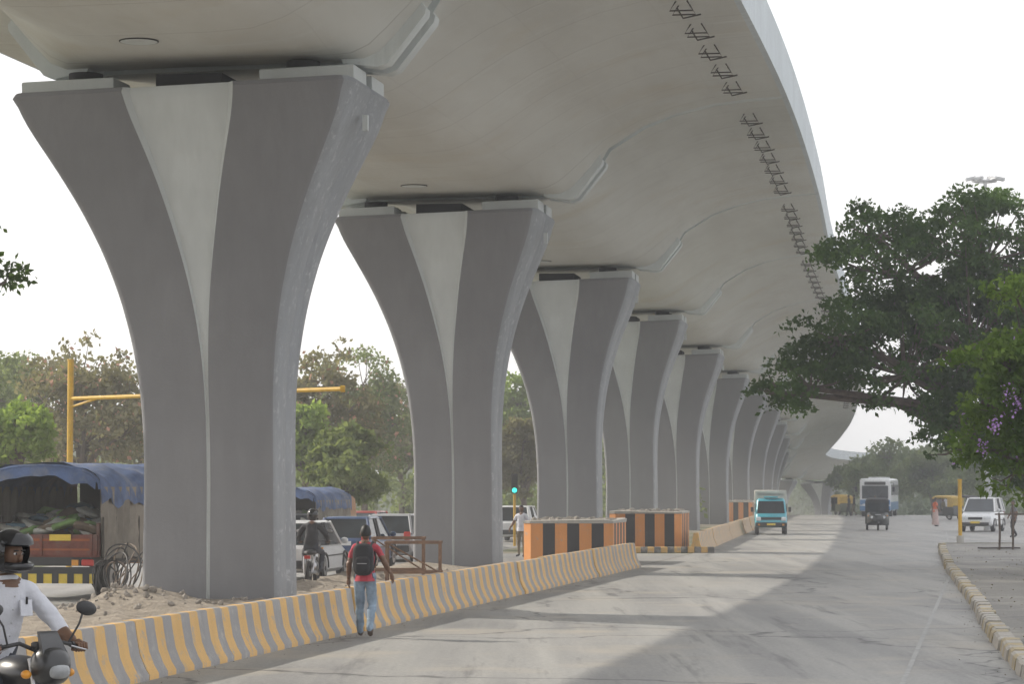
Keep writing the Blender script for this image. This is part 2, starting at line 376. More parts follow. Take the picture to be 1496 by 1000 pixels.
# ------------------------------------------------------------------ deck
M_sof=m_soffit('deck_soffit_concrete'); M_fas=m_paint('parapet_concrete',(.60,.65,.68),under=(.5,.53,.55),wear=(.6,.75)); M_end=m_paint('span_end_concrete',(.66,.70,.70),wear=(.66,.78))
HS=[(0,10.5),(1.0,10.5),(1.7,10.54),(2.3,10.72),(2.75,10.96),(3.2,11.25),(3.7,11.57),(4.3,11.92),(5.3,12.37),(6.2,12.69),(7.2,12.92),(8.2,13.02),(9.1,13.07)]
HE=[(0,10.5),(1.2,10.5),(2.4,10.48),(3.10,10.42),(3.38,10.52),(3.66,10.84),(3.98,11.26),(4.30,11.76),(5.3,12.36),(6.2,12.69),(7.2,12.92),(8.2,13.02),(9.1,13.07)]
HP=[(0,11.3),(1.2,11.3),(2.2,11.3),(2.7,11.35),(2.9,11.45),(3.3,11.65),(3.7,11.85),(4.3,12.12),(5.3,12.47),(6.2,12.71),(7.2,12.94),(8.2,13.04),(9.1,13.09)]
TOP=[(9.24,13.10),(9.24,14.4),(9.02,14.4),(8.98,13.3)]
XF=.01
def ring(h): 
    R=h+TOP; return [(a,b+a*XF) for a,b in R]+[(-a,b-a*XF) for a,b in reversed(R) if a>0]
def deckmesh(name,s0,s1,trim,nseg,plug=False):
    mb=MB(); vs=[];uv=[];rows=[]
    for k in range(nseg+1): rows.append(s0+(s1-s0)*(.5-.5*math.cos(math.pi*k/nseg) if not plug else k/nseg))
    n=None
    for s in rows:
        p,d,r=vpt(s)
        i=round(s); dist=abs(s-i)*25
        w=max(0,min(1,1-(dist-trim)/3.0)); w=w**1.5
        sec=HP if plug else [(a[0]+(b[0]-a[0])*w,a[1]+(b[1]-a[1])*w) for a,b in zip(HS,HE)]
        rg=ring(sec); n=len(rg)
        for a,b in rg:
            q=p+r*a; vs.append((q.x,q.y,b+p.z)); uv.append((s*25,a))
    fs=[];ms=[]
    nb=len(HS)
    for k in range(len(rows)-1):
        for j in range(n):
            j2=(j+1)%n; fs.append([k*n+j,k*n+j2,(k+1)*n+j2,(k+1)*n+j])
            below = j<nb-1 or j>=n-(nb-1)
            ms.append((M_sof if not plug else M_end) if below else M_fas)
    if not plug:
        fs.append(list(range(n-1,-1,-1))); fs.append([(len(rows)-1)*n+j for j in range(n)]); ms+=[M_end,M_end]
    mb.add(vs,fs,ms); 
    if plug:
        # haunch end fins either side of the joint
        i=round((s0+s1)/2)
        for sg in(-1,1):
            for o0,o1 in((-.66,-.23),(.23,.66)):
                secs=[]
                for o,k in((o0,1),(o1,1)):
                    p,d,r=vpt(i+o/25)
                    pr=[(2.3,10.9),(2.55,10.40),(3.22,10.31),(3.42,10.38),(4.14,11.28),(4.16,11.40),(4.02,11.60),(3.4,11.3)]
                    secs.append([((p+r*sg*a).x,(p+r*sg*a).y,b+p.z+sg*a*XF) for a,b in pr])
                mb.loft(secs,M_end)
        uv=uv+[(s0*25,3.)]*(len(mb.v)-len(uv))
    return mb.done(name,smooth=38,uvs=uv)
tr=.26
for i in range(len(PIERS)-1):
    e=tr/25
    deckmesh('viaduct_deck_span',i+e,i+1-e,tr,56)
    if i>0: deckmesh('deck_expansion_joint',i-e,i+e,tr,2,plug=True)
M_iron=mat('bracket_rusty_iron',(.07,.06,.05),.4,8,.8)
mb=MB()
for i in range(1,12):
    for k in range(7):
        s=i+.10+k*.125
        for du in (0,.022,):
            p,d,r=vpt(s+du); zt=13.08+p.z; o0=8.0
            def q(u,v,w=0): 
                c=p+r*(o0+u)+d*w; return (c.x,c.y,zt+v)
            mb.tube([q(-.12,.0),q(-.26,-.22),q(.26,-.22),q(.12,0)],.02,M_iron,5,cap=False)
        mb.tube([q(-.2,0,.25),q(-.05,-.26,.25),q(.35,-.18,.25)],.02,M_iron,5,cap=False)
mb.done('soffit_pipe_brackets')
mb=MB()
for i in range(1,9):
    p,d,r=vpt(i+.86); q=p+r*(-.6); mb.cyl((q.x,q.y,10.485+p.z),.34,.03,M_end,n=20)
    mb.tube([(q.x+.35*math.cos(a),q.y+.35*math.sin(a),10.485+p.z) for a in np.linspace(0,2*math.pi,21)[:-1]],.015,M_dark,5,closed=True)
mb.done('soffit_access_covers')
# ------------------------------------------------------------------ foliage
M_bark=mat('tree_bark',(.13,.1,.08),.4,6,.9,bmp=.5)
def leafmesh(name,C,l,w,m,droop=.2,mats=None,parent=None,rng=RNG):
    n=len(C); d=rng.normal(size=(n,3)); d[:,2]-=droop; d/=np.linalg.norm(d,axis=1)[:,None]
    q=rng.normal(size=(n,3)); q[:,2]+=.6; s=np.cross(d,q); s/=np.linalg.norm(s,axis=1)[:,None]+1e-9
    L=(l*rng.uniform(.6,1.3,n))[:,None]; W=L*w
    up=np.cross(s,d)
    V=np.stack([C,C+d*L*.45+s*W+up*L*.08,C+d*L,C+d*L*.45-s*W+up*L*.08],1).reshape(-1,3)
    me=bpy.data.meshes.new(name); me.vertices.add(4*n); me.vertices.foreach_set('co',V.astype(np.float32).ravel())
    me.loops.add(4*n); me.loops.foreach_set('vertex_index',np.arange(4*n,dtype=np.int32))
    me.polygons.add(n); me.polygons.foreach_set('loop_start',np.arange(n,dtype=np.int32)*4)
    try: me.polygons.foreach_set('loop_total',np.full(n,4,dtype=np.int32))
    except Exception: pass
    me.materials.append(m); me.update(calc_edges=True)
    if mats is not None:
        me.materials.append(mats[0]); me.polygons.foreach_set('material_index',(rng.random(n)<mats[1]).astype(np.int32))
    o=bpy.data.objects.new(name,me); sc.collection.objects.link(o)
    if parent: o.parent=parent
    return o
def tree(name,base,fork,lobes,nclump,nleaf,l,w,m,cr=.6,tr=.25,droop=.2,shell=.55,seed=1,flowers=None,limbs=True,sprays=None):
    rng=np.random.default_rng(seed); base=Vector(base); fork=Vector(fork)
    vol=np.array([a[3]*a[4]*a[5] for a in lobes]); vol=vol**.8; vol/=vol.sum()
    C=[];mb=MB()
    mb.tube([base,base.lerp(fork,.35)+Vector((rng.normal()*.08,rng.normal()*.08,0)),base.lerp(fork,.7)+Vector((rng.normal()*.12,0,0)),fork],[tr*1.35,tr,tr*.9,tr*.75],M_bark,10)
    hubs=[]
    for a in lobes:
        h=Vector(a[:3])-Vector((0,0,a[5]*.35)); mid=fork.lerp(h,.5)+Vector((rng.normal()*.2,rng.normal()*.2,(h-fork).length*.08))
        mb.tube([fork-Vector((0,0,.2)),mid,h],[tr*.6,tr*.38,tr*.22],M_bark,7); hubs.append(h)
    for k in range(nclump):
        li=rng.choice(len(lobes),p=vol); a=lobes[li]
        u=rng.normal(size=3); u/=np.linalg.norm(u); rr=rng.uniform(shell,1.16)**.7
        c=np.array(a[:3])+u*rr*np.array(a[3:6]); r=cr*rng.uniform(.3,1.25)
        if limbs and k%2==0:
            h=hubs[li]; e=Vector(c); md=h.lerp(e,.5)+Vector((0,0,-.1)); mb.tube([h,md,e],[tr*.16,tr*.1,tr*.04],M_bark,5,cap=False)
        n=max(3,int(nleaf/nclump*(r/cr)**2*1.1)); p=rng.normal(size=(n,3)); p/=np.linalg.norm(p,axis=1)[:,None]
        p*=(rng.uniform(0,1,n)**.5)[:,None]; 
        dv=rng.normal(size=3); dv[2]*=.4; dv/=np.linalg.norm(dv); p+=dv*(p@dv)[:,None]*.8
        p*=r; p[:,2]*=.5; p[:,2]-=.25*(p[:,0]**2+p[:,1]**2)/max(r,.1)
        C.append(c+p)
    o=mb.done(name,smooth=60)
    leafmesh('foliage',np.concatenate(C),l,w,m,droop,parent=o,mats=flowers,rng=rng); return o
L_dark=leafmat('leaves_dark_green',(.04,.08,.028),(.12,.19,.06),.35)
L_near=leafmat('leaves_bright_green',(.065,.12,.033),(.23,.32,.09),.42)
L_bg=leafmat('leaves_hazy_green',(.12,.165,.075),(.28,.32,.15),.38)  # paler green, with some distance haze put into the leaf colour
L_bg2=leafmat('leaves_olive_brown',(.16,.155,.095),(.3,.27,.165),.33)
L_lime=leafmat('leaves_lime',(.14,.22,.055),(.33,.42,.12),.42)
L_far=leafmat('leaves_far_haze',(.16,.2,.14),(.27,.31,.21),.25)  # far haze painted into the leaves as a pale, greyed green
F_pur=mat('purple_blossom',(.5,.3,.62),.2,6,.7); F_or=mat('orange_blossom',(.5,.26,.17),.3,6,.7)
tree('rain_tree',(15.6,79,0),(14.6,79,3.3),[(7.7,78,5.2,1.0,1.3,.45),(8.5,78,5.45,1.5,1.6,.8),(9.4,78,7.0,1.7,1.8,1.1),(10.5,79,9.9,1.3,1.5,.8),(11.1,79,8.9,1.9,2.2,1.3),(13.7,79,9.4,2.2,2.4,1.5),(15.4,79,9.9,2.0,2.2,1.1),(11.2,78,6.1,2.3,2.5,1.6),(13.0,77.5,7.0,2.2,1.6,2.2),(13.7,79,6.3,2.5,2.8,2.7),(12.7,77.5,3.9,1.4,1.6,1.2),(16.5,79,7.3,2.8,3,3.2),(14.9,77,3.7,1.6,1.6,1.4)],560,82000,.165,.3,L_dark,cr=.5,tr=.32,seed=3)
t_=tree('crepe_myrtle_tree',(9.5,42.6,.16),(9.2,42.5,2.0),[(7.75,42,5.35,.5,.5,.3),(7.45,42,4.45,.6,.6,.3),(7.75,42,3.9,.8,.6,.7),(7.2,42,3.75,.45,.5,.28),(7.3,42,3.05,.5,.5,.35),(7.7,42,2.75,.6,.5,.55),(8.2,42.3,4.0,.9,1,1.7),(8.9,42.3,4.4,1.2,1,1.6)],270,21000,.12,.25,L_near,cr=.25,tr=.1,seed=5,droop=.6,flowers=(F_pur,.003))
rng=np.random.default_rng(77); C=[]
for c in ((7.5,41.4,3.75),(7.62,41.3,3.62),(7.3,41.4,3.3),(7.15,41.5,2.95)): C.append(np.array(c)+rng.normal(size=(40,3))*np.array([.04,.05,.07]))
leafmesh('blossom',np.concatenate(C),.045,.5,F_pur,parent=t_)
tree('roadside_tree',(-14.5,57,0),(-14,57,4),[(-10.7,57,6.75,.75,1,.5),(-11.6,57,7.6,1.2,1.4,1.0),(-13.5,57,8,2,2,1.6),(-11.3,57,5.2,.6,.8,.3)],70,9500,.17,.3,L_dark,cr=.5,tr=.25,seed=8)
def bt(name,px,ytop,Y,wpx,m,seed,nl=11000,ybot=700,fl=None,l=.26):
    s=4000/Y; X=(px-748)/s; zt=2.34+(713-ytop)/s; W=wpx/s/2; zb=max(1.3,2.34+(713-ybot)/s); zc=(zt+zb)/2; hz=(zt-zb)/2
    rng=np.random.default_rng(seed); lobes=[]
    for k in range(6):
        a=rng.uniform(-1,1)*.65; lobes.append((X+a*W,Y+rng.uniform(-1.5,1.5),zb+hz*2*rng.uniform(.3,.78),W*rng.uniform(.35,.55),W*.5,hz*rng.uniform(.3,.5)))
    lobes.append((X,Y,zt-hz*.45,W*.5,W*.5,hz*.42)); lobes.append((X,Y,zc-hz*.4,W*.8,W*.6,hz*.45))
    tree(name,(X+.2,Y,gz(Y)),(X,Y,zb+.2),lobes,130,nl,l,.3,m,cr=W*.23,tr=.2,seed=seed,flowers=fl)
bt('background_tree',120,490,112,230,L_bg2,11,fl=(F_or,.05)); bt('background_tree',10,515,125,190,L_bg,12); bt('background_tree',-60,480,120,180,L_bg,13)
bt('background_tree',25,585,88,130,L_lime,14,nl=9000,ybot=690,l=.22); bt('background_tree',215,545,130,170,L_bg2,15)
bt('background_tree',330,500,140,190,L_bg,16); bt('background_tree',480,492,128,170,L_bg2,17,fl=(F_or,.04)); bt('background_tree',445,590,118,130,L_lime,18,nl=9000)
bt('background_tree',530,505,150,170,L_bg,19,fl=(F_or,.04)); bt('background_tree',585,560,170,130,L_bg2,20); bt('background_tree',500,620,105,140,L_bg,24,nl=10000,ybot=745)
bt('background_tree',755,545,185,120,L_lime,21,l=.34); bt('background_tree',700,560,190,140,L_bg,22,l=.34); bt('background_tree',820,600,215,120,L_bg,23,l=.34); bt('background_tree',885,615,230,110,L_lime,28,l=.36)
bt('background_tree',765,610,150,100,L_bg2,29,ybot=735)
rng=np.random.default_rng(5); C=[]
for k in range(640):
    X=rng.uniform(-90,95); Y=rng.uniform(270,340)
    if k>=460: X=rng.uniform(0,110); Y=rng.uniform(500,560)
    elif 14<X<42: continue
    zt=rng.uniform(3,9.5)+ (2 if X<20 else 0); r=rng.uniform(1.2,2.8)
    if X>42 or k>=460: zt=rng.uniform(1,7.)
    if k>=460: r*=1.5
    p=rng.normal(size=(90,3)); p/=np.linalg.norm(p,axis=1)[:,None]; p*=(rng.uniform(0,1,90)**.4)[:,None]*r
    C.append(np.array([X,Y,zt-1.5])+p); C.append(np.array([X,Y,zt*.35-2])+p*1.2)
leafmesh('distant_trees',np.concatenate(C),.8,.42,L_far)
C=[]
for k in range(330):
    X=rng.uniform(-60,11); Y=170+rng.uniform(-8,14)-X*.2; r=rng.uniform(.7,1.6); z=rng.uniform(.3,3.2)
    p=rng.normal(size=(90,3)); p/=np.linalg.norm(p,axis=1)[:,None]; p*=(rng.uniform(0,1,90)**.4)[:,None]*r; C.append(np.array([X,Y,z])+p)
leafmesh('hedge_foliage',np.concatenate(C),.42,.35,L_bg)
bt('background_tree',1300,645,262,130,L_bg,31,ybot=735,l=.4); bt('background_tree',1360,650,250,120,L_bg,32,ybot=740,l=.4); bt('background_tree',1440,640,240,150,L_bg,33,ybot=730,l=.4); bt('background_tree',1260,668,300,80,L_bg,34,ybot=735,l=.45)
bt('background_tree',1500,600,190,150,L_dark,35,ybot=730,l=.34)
rng=np.random.default_rng(9); yy_=rng.uniform(30,100,170); xx_=np.array([kx(v) for v in yy_])+np.abs(rng.normal(size=170))*1.6+.3
leafmesh('leaf_litter',np.stack([xx_,yy_,np.full(170,.18)],1),.06,.3,mat('dry_leaf',(.22,.18,.1),.4,2),droop=0)
# ------------------------------------------------------------------ vehicles
P=lambda n,c,**k: mat(n,c,.08,2,.35,coat=.4,**k)
M_tyre=mat('tyre_rubber',(.025,.025,.025),.3,8,.85); M_chr=mat('metal_trim',(.45,.45,.46),.1,4,.3,metal=.8); M_blkp=mat('black_plastic',(.03,.03,.032),.2,5,.5)
M_gl=glass('window_glass'); M_lamp=mat('headlamp_lens',(.7,.72,.74),.1,5,.15); M_red=mat('tail_lamp',(.5,.03,.02),.1,5,.3); M_yel=mat('number_plate_yellow',(.75,.55,.06),.1,5,.5); M_wht=P('vehicle_white',(.68,.69,.7)); M_int=mat('dark_interior',(.02,.02,.02),.2,3,.9)
M_amb=mat('indicator_amber',(.7,.3,.03),.1,5,.3)
def wheel(mb,x,y,r,w,side=1):
    mb.tube([(x-w/2,y,r),(x-w/2+.02,y,r),(x+w/2-.02,y,r),(x+w/2,y,r)],[r*.86,r,r,r*.86],M_tyre,20)
    mb.cyl((x+side*w*.42,y,r),r*.6,w*.24,M_chr,'x',14); mb.cyl((x+side*w*.5,y,r),r*.2,w*.2,M_blkp,'x',8)
def rrect(w,z0,z1,y,r=.1,t=1.):
    return [(-w+r,y,z0),(w-r,y,z0),(w,y,z0+r),(w*1.0,y,(z0+z1)/2),(w*t,y,z1-r),(w*t-r,y,z1),(-w*t+r,y,z1),(-w*t,y,z1-r),(-w,y,(z0+z1)/2),(-w,y,z0+r)]
def car(name,loc,rz,paint,L=3.9,W=1.68,H=1.5,suv=False):
    mb=MB(); w=W/2; h=L/2; zb=.92 if not suv else 1.08; g=.2 if not suv else .28
    st=[(-h,.45,zb-.12,.86),(-h+.12,g+.05,zb-.02,.95),(-h*.7,g,zb,1),(0,g,zb,1),(h*.4,g,zb-.01,1),(h*.62,g,zb-.06,1),(h*.88,g+.02,zb-.16,.96),(h-.05,g+.1,zb-.26,.9),(h,.38,zb-.36,.84)]
    mb.loft([rrect(w*k,a,b,y,.09,.95) for y,a,b,k in st],paint)
    c0,c1,c2,c3=(-h+.12,-h+.42,h*.12,h*.48) if not suv else (-h+.08,-h+.3,h*.2,h*.48)
    wb,wr=w*.93,w*.76; za=zb-.03
    def cab(k): return [(-wb,c0,za),(wb,c0,za),(wb,c3,za),(-wb,c3,za),(-wr,c1,H-.04),(wr,c1,H-.04),(wr,c2,H-.04),(-wr,c2,H-.04)]
    V=cab(0); mb.add(V,[[0,1,5,4],[1,2,6,5],[2,3,7,6],[3,0,4,7]],M_gl)
    mb.loft([[(-wr-.02,c1-.03,H-.06),(wr+.02,c1-.03,H-.06),(wr+.02,c2+.03,H-.06),(-wr-.02,c2+.03,H-.06)],[(-wr+.08,c1+.05,H),(wr-.08,c1+.05,H),(wr-.08,c2-.08,H),(-wr+.08,c2-.08,H)]],paint)
    for a,b in((0,4),(1,5),(2,6),(3,7)): mb.tube([V[a],V[b]],.045,paint,6)
    for sx in(-1,1):
        for yy in (c0*.42+c2*.1, (c1+c2)/2+.15): mb.tube([(sx*wb,yy,za),(sx*wr,yy,H-.05)],.04,M_blkp,5)
        for yy in(-h*.62,h*.62):
            wheel(mb,sx*(w-.1),yy,.31 if not suv else .36,.2,sx)
            mb.tube([(sx*(w+.004),yy+.37*math.cos(t),.32+.37*math.sin(t)) for t in np.linspace(0,math.pi,10)],.03,M_blkp,5)
        mb.ell((sx*(w+.1),c3-.3,zb+.06),(.1,.06,.08),paint,nu=10,nv=6)
        mb.box((sx*(w*.72),h-.035,zb-.34),(.34,.1,.16),M_lamp,rot=(0,0,-sx*.25),ch=.02)
        mb.box((sx*(w*.78),-h+.03,zb-.1),(.2,.1,.26),M_red,ch=.02)
        mb.box((sx*w,0,.62),(.02,L*.55,.03),M_blkp)
    mb.box((0,h-.01,zb-.37),(W*.42,.06,.13),M_blkp,ch=.01); mb.box((0,h-.0,.42),(W*.8,.1,.16),M_blkp,ch=.02); mb.box((0,h+.045,.5),(.5,.02,.11),M_wht if not suv else M_yel)
    mb.box((0,-h,.42),(W*.85,.12,.2),M_blkp,ch=.02); mb.box((0,-h-.03,.75),(.5,.03,.12),M_wht)
    return mb.done(name,loc,rz,smooth=40)
R0=-.168
car('parked_car',(-5.35,70.2,.01),R0+.03,M_wht,4.1,1.7,1.5)
car('blue_car',(-4.5,80,.01),R0,P('vehicle_dark_blue',(.05,.09,.2)),3.8,1.65,1.5)
car('silver_car',(-3.6,88,.01),R0,P('vehicle_silver',(.36,.37,.39)),3.9,1.66,1.5)
car('silver_car',(-6.7,90,.01),R0,P('vehicle_silver',(.36,.37,.39)),3.9,1.66,1.5); car('red_car',(-5.2,99,.01),R0,P('vehicle_red',(.35,.04,.03)),3.8,1.65,1.5)
car('white_car',(.3,120,.01),R0,M_wht,3.9,1.66,1.55); car('grey_car',(-2.6,108,.01),R0,P('vehicle_grey',(.16,.16,.17)),3.9,1.66,1.5)
car('white_suv',(25.2,147,.01),math.pi-.35,M_wht,4.3,1.8,1.8,suv=True)
def bus(name,loc,rz):
    mb=MB(); bl=P('bus_blue',(.07,.2,.42)); w=1.25;L=10.5;h=L/2
    mb.loft([rrect(w*k,a,b,y,.14) for y,a,b,k in((-h,.5,2.95,.96),(-h+.15,.42,3.08,1),(h-.3,.42,3.08,1),(h-.08,.45,2.98,.98),(h,.55,2.8,.94))],M_wht)
    mb.box((0,h+.0,1.97),(2.1,.06,1.05),M_gl,ch=.02); mb.box((0,h+.02,1.97),(.05,.06,1.05),M_blkp); mb.box((0,h+.01,2.68),(1.7,.06,.26),M_blkp,ch=.02)
    mb.box((0,h-.03,1.15),(2.42,.1,.42),bl,ch=.03); mb.box((0,h+.01,.66),(2.46,.16,.4),bl,ch=.03); mb.box((0,h+.05,1.12),(.9,.03,.22),M_blkp)
    for sx in(-1,1):
        mb.cyl((sx*.9,h+.03,.92),.13,.08,M_lamp,'y'); mb.cyl((sx*.62,h+.03,.92),.09,.08,M_amb,'y')
        mb.box((sx*(w+.003),0,.85),(.01,L-.5,.65),bl); mb.box((sx*(w+.003),-.3,2.15),(.012,L-1.4,.85),M_gl)
        for k in range(9): mb.box((sx*(w+.008),-h+.8+k*1.12,2.15),(.02,.09,.86),M_wht)
        for yy in(-h*.55,h*.6): wheel(mb,sx*(w-.16),yy,.48,.28,sx)
        mb.tube([(sx*1.2,h-.1,2.75),(sx*1.5,h+.25,2.7),(sx*1.5,h+.25,2.2)],.025,M_blkp,6); mb.box((sx*1.5,h+.27,2.2),(.2,.06,.4),M_blkp,ch=.01)
        mb.tube([(sx*.1,h+.05,1.5),(sx*.6,h+.06,2.1)],.015,M_blkp,4)
    mb.box((0,h+.1,.55),(.5,.02,.12),M_yel); mb.box((0,0,3.14),(1.6,3,.14),M_wht,ch=.03)
    mb.done(name,loc,rz,smooth=40)
bus('city_bus',(30.4,227,.01),math.pi-.2)
def rickshaw(name,loc,rz,body,canopy):
    mb=MB(); 
    mb.loft([rrect(a,z0,z1,y,.06) for y,a,z0,z1 in((-1.25,.58,.35,.85),(-1.15,.64,.28,1.0),(-.3,.65,.28,.95))],body)
    mb.box((0,.25,.33),(1.2,1.2,.1),body)
    mb.loft([rrect(a,z0,z1,y,.05,t) for y,a,z0,z1,t in((.62,.6,.32,1.0,.96),(.85,.52,.34,.98,.92),(1.08,.36,.4,.9,.85),(1.22,.2,.46,.78,.8))],body)
    mb.loft([[(-.62,y,z-.12),(.62,y,z-.12),(.6,y,z-.02),(.45,y,z+.06),(-.45,y,z+.06),(-.6,y,z-.02)] for y,z in((-1.2,1.55),(-1.0,1.66),(-.2,1.72),(.5,1.7),(.78,1.62))],canopy)
    mb.box((0,-1.16,1.3),(1.2,.05,.55),canopy); 
    for sx in(-1,1):
        mb.box((sx*.61,-.95,1.25),(.04,.5,.65),canopy); mb.tube([(sx*.58,.66,.95),(sx*.58,.74,1.6)],.03,body,6); mb.tube([(sx*.6,-.05,.6),(sx*.6,-.02,1.6)],.025,M_blkp,6)
        wheel(mb,sx*.54,-.85,.22,.13,sx); mb.cyl((sx*.33,1.08,.72),.075,.1,M_lamp,'y',12); mb.box((sx*.56,.7,1.12),(.14,.04,.1),M_blkp); mb.box((sx*.5,.84,.8),(.1,.06,.06),M_amb)
    mb.add([(-.55,.70,.98),(.55,.70,.98),(.53,.77,1.55),(-.53,.77,1.55)],[[0,1,2,3]],M_gl)
    mb.box((0,-.5,.75),(1.1,.5,.2),M_int); mb.box((0,-.72,1.05),(1.1,.12,.5),M_int); mb.box((0,.3,.7),(.5,.35,.16),M_int)
    mb.ell((0,.22,1.05),(.2,.13,.3),mat('khaki_shirt',(.3,.26,.17)),nu=12); mb.ell((0,.26,1.42),(.09,.1,.12),mat('skin_brown',(.16,.085,.05),.1,8,.55),nu=12)
    wheel(mb,0,1.12,.22,.11); mb.ell((0,1.12,.38),(.11,.26,.13),M_blkp); mb.box((0,1.2,.62),(.34,.02,.1),M_yel); mb.box((0,1.19,.86),(.3,.04,.05),M_chr)
    mb.done(name,loc,rz,smooth=40)
rickshaw('auto_rickshaw',(20.1,151,.01),math.pi-.1,P('rickshaw_black',(.025,.03,.03)),mat('canopy_black',(.03,.03,.032),.2,3,.7))
rickshaw('auto_rickshaw',(28.4,237,-.02),.3,P('rickshaw_olive',(.06,.07,.03)),mat('canopy_yellow',(.5,.33,.05),.15,3,.6))
rickshaw('auto_rickshaw',(31.6,200,.01),.7,P('rickshaw_black',(.025,.03,.03)),mat('canopy_yellow',(.5,.33,.05)))
rickshaw('auto_rickshaw',(33.6,205,.01),.9,P('rickshaw_black',(.025,.03,.03)),mat('canopy_black',(.03,.03,.032),.2,3,.7))
def pickup(name,loc,rz):
    mb=MB(); t=P('pickup_turquoise',(.07,.38,.47)); w=.8
    st=[(.55,.35,1.0,1,1.0),(.6,.35,1.78,1,.9),(1.3,.35,1.8,1,.86),(1.5,.35,1.7,1,.85),(1.72,.36,1.08,.99,.94),(1.92,.38,.98,.96,.94),(2.0,.42,.8,.9,.96)]
    mb.loft([rrect(w*k,a,b,y,.08,tt) for y,a,b,k,tt in st],t)
    mb.add([(-.68,1.775,1.06),(.68,1.775,1.06),(.62,1.535,1.66),(-.62,1.535,1.66)],[[0,1,2,3]],M_gl)
    mb.box((0,1.985,.8),(1.15,.06,.13),M_blkp,ch=.01); mb.box((0,2.0,.5),(1.56,.14,.22),M_blkp,ch=.03); mb.box((0,2.08,.52),(.42,.02,.1),M_yel)
    mb.box((0,1.3,1.86),(.7,.3,.08),t,ch=.02)
    for sx in(-1,1):
        mb.box((sx*.62,1.98,.78),(.24,.1,.2),M_lamp,ch=.03); mb.box((sx*(w-.01),1.12,1.32),(.03,.7,.42),M_gl); mb.box((sx*.93,1.6,1.25),(.14,.06,.24),M_blkp,ch=.01)
        wheel(mb,sx*.7,1.45,.28,.16,sx); wheel(mb,sx*.68,-1.2,.28,.2,sx); mb.box((sx*.6,2.06,.5),(.1,.03,.08),M_amb)
    mb.box((0,-.75,.66),(1.6,2.5,.12),M_blkp)
    mb.box((0,-.75,1.5),(1.58,2.45,1.42),mat('cargo_box_cream',(.6,.58,.52),.1,2,.7),ch=.03)
    for k in range(6): 
        for sx in(-1,1): mb.box((sx*.8,-1.8+k*.42,1.4),(.03,.05,1.2),M_wht)
    mb.box((0,.46,2.0),(1.3,.03,.12),M_chr)
    mb.done(name,loc,rz,smooth=40)
pickup('pickup_truck',(13.0,138,.01),math.pi-.08)
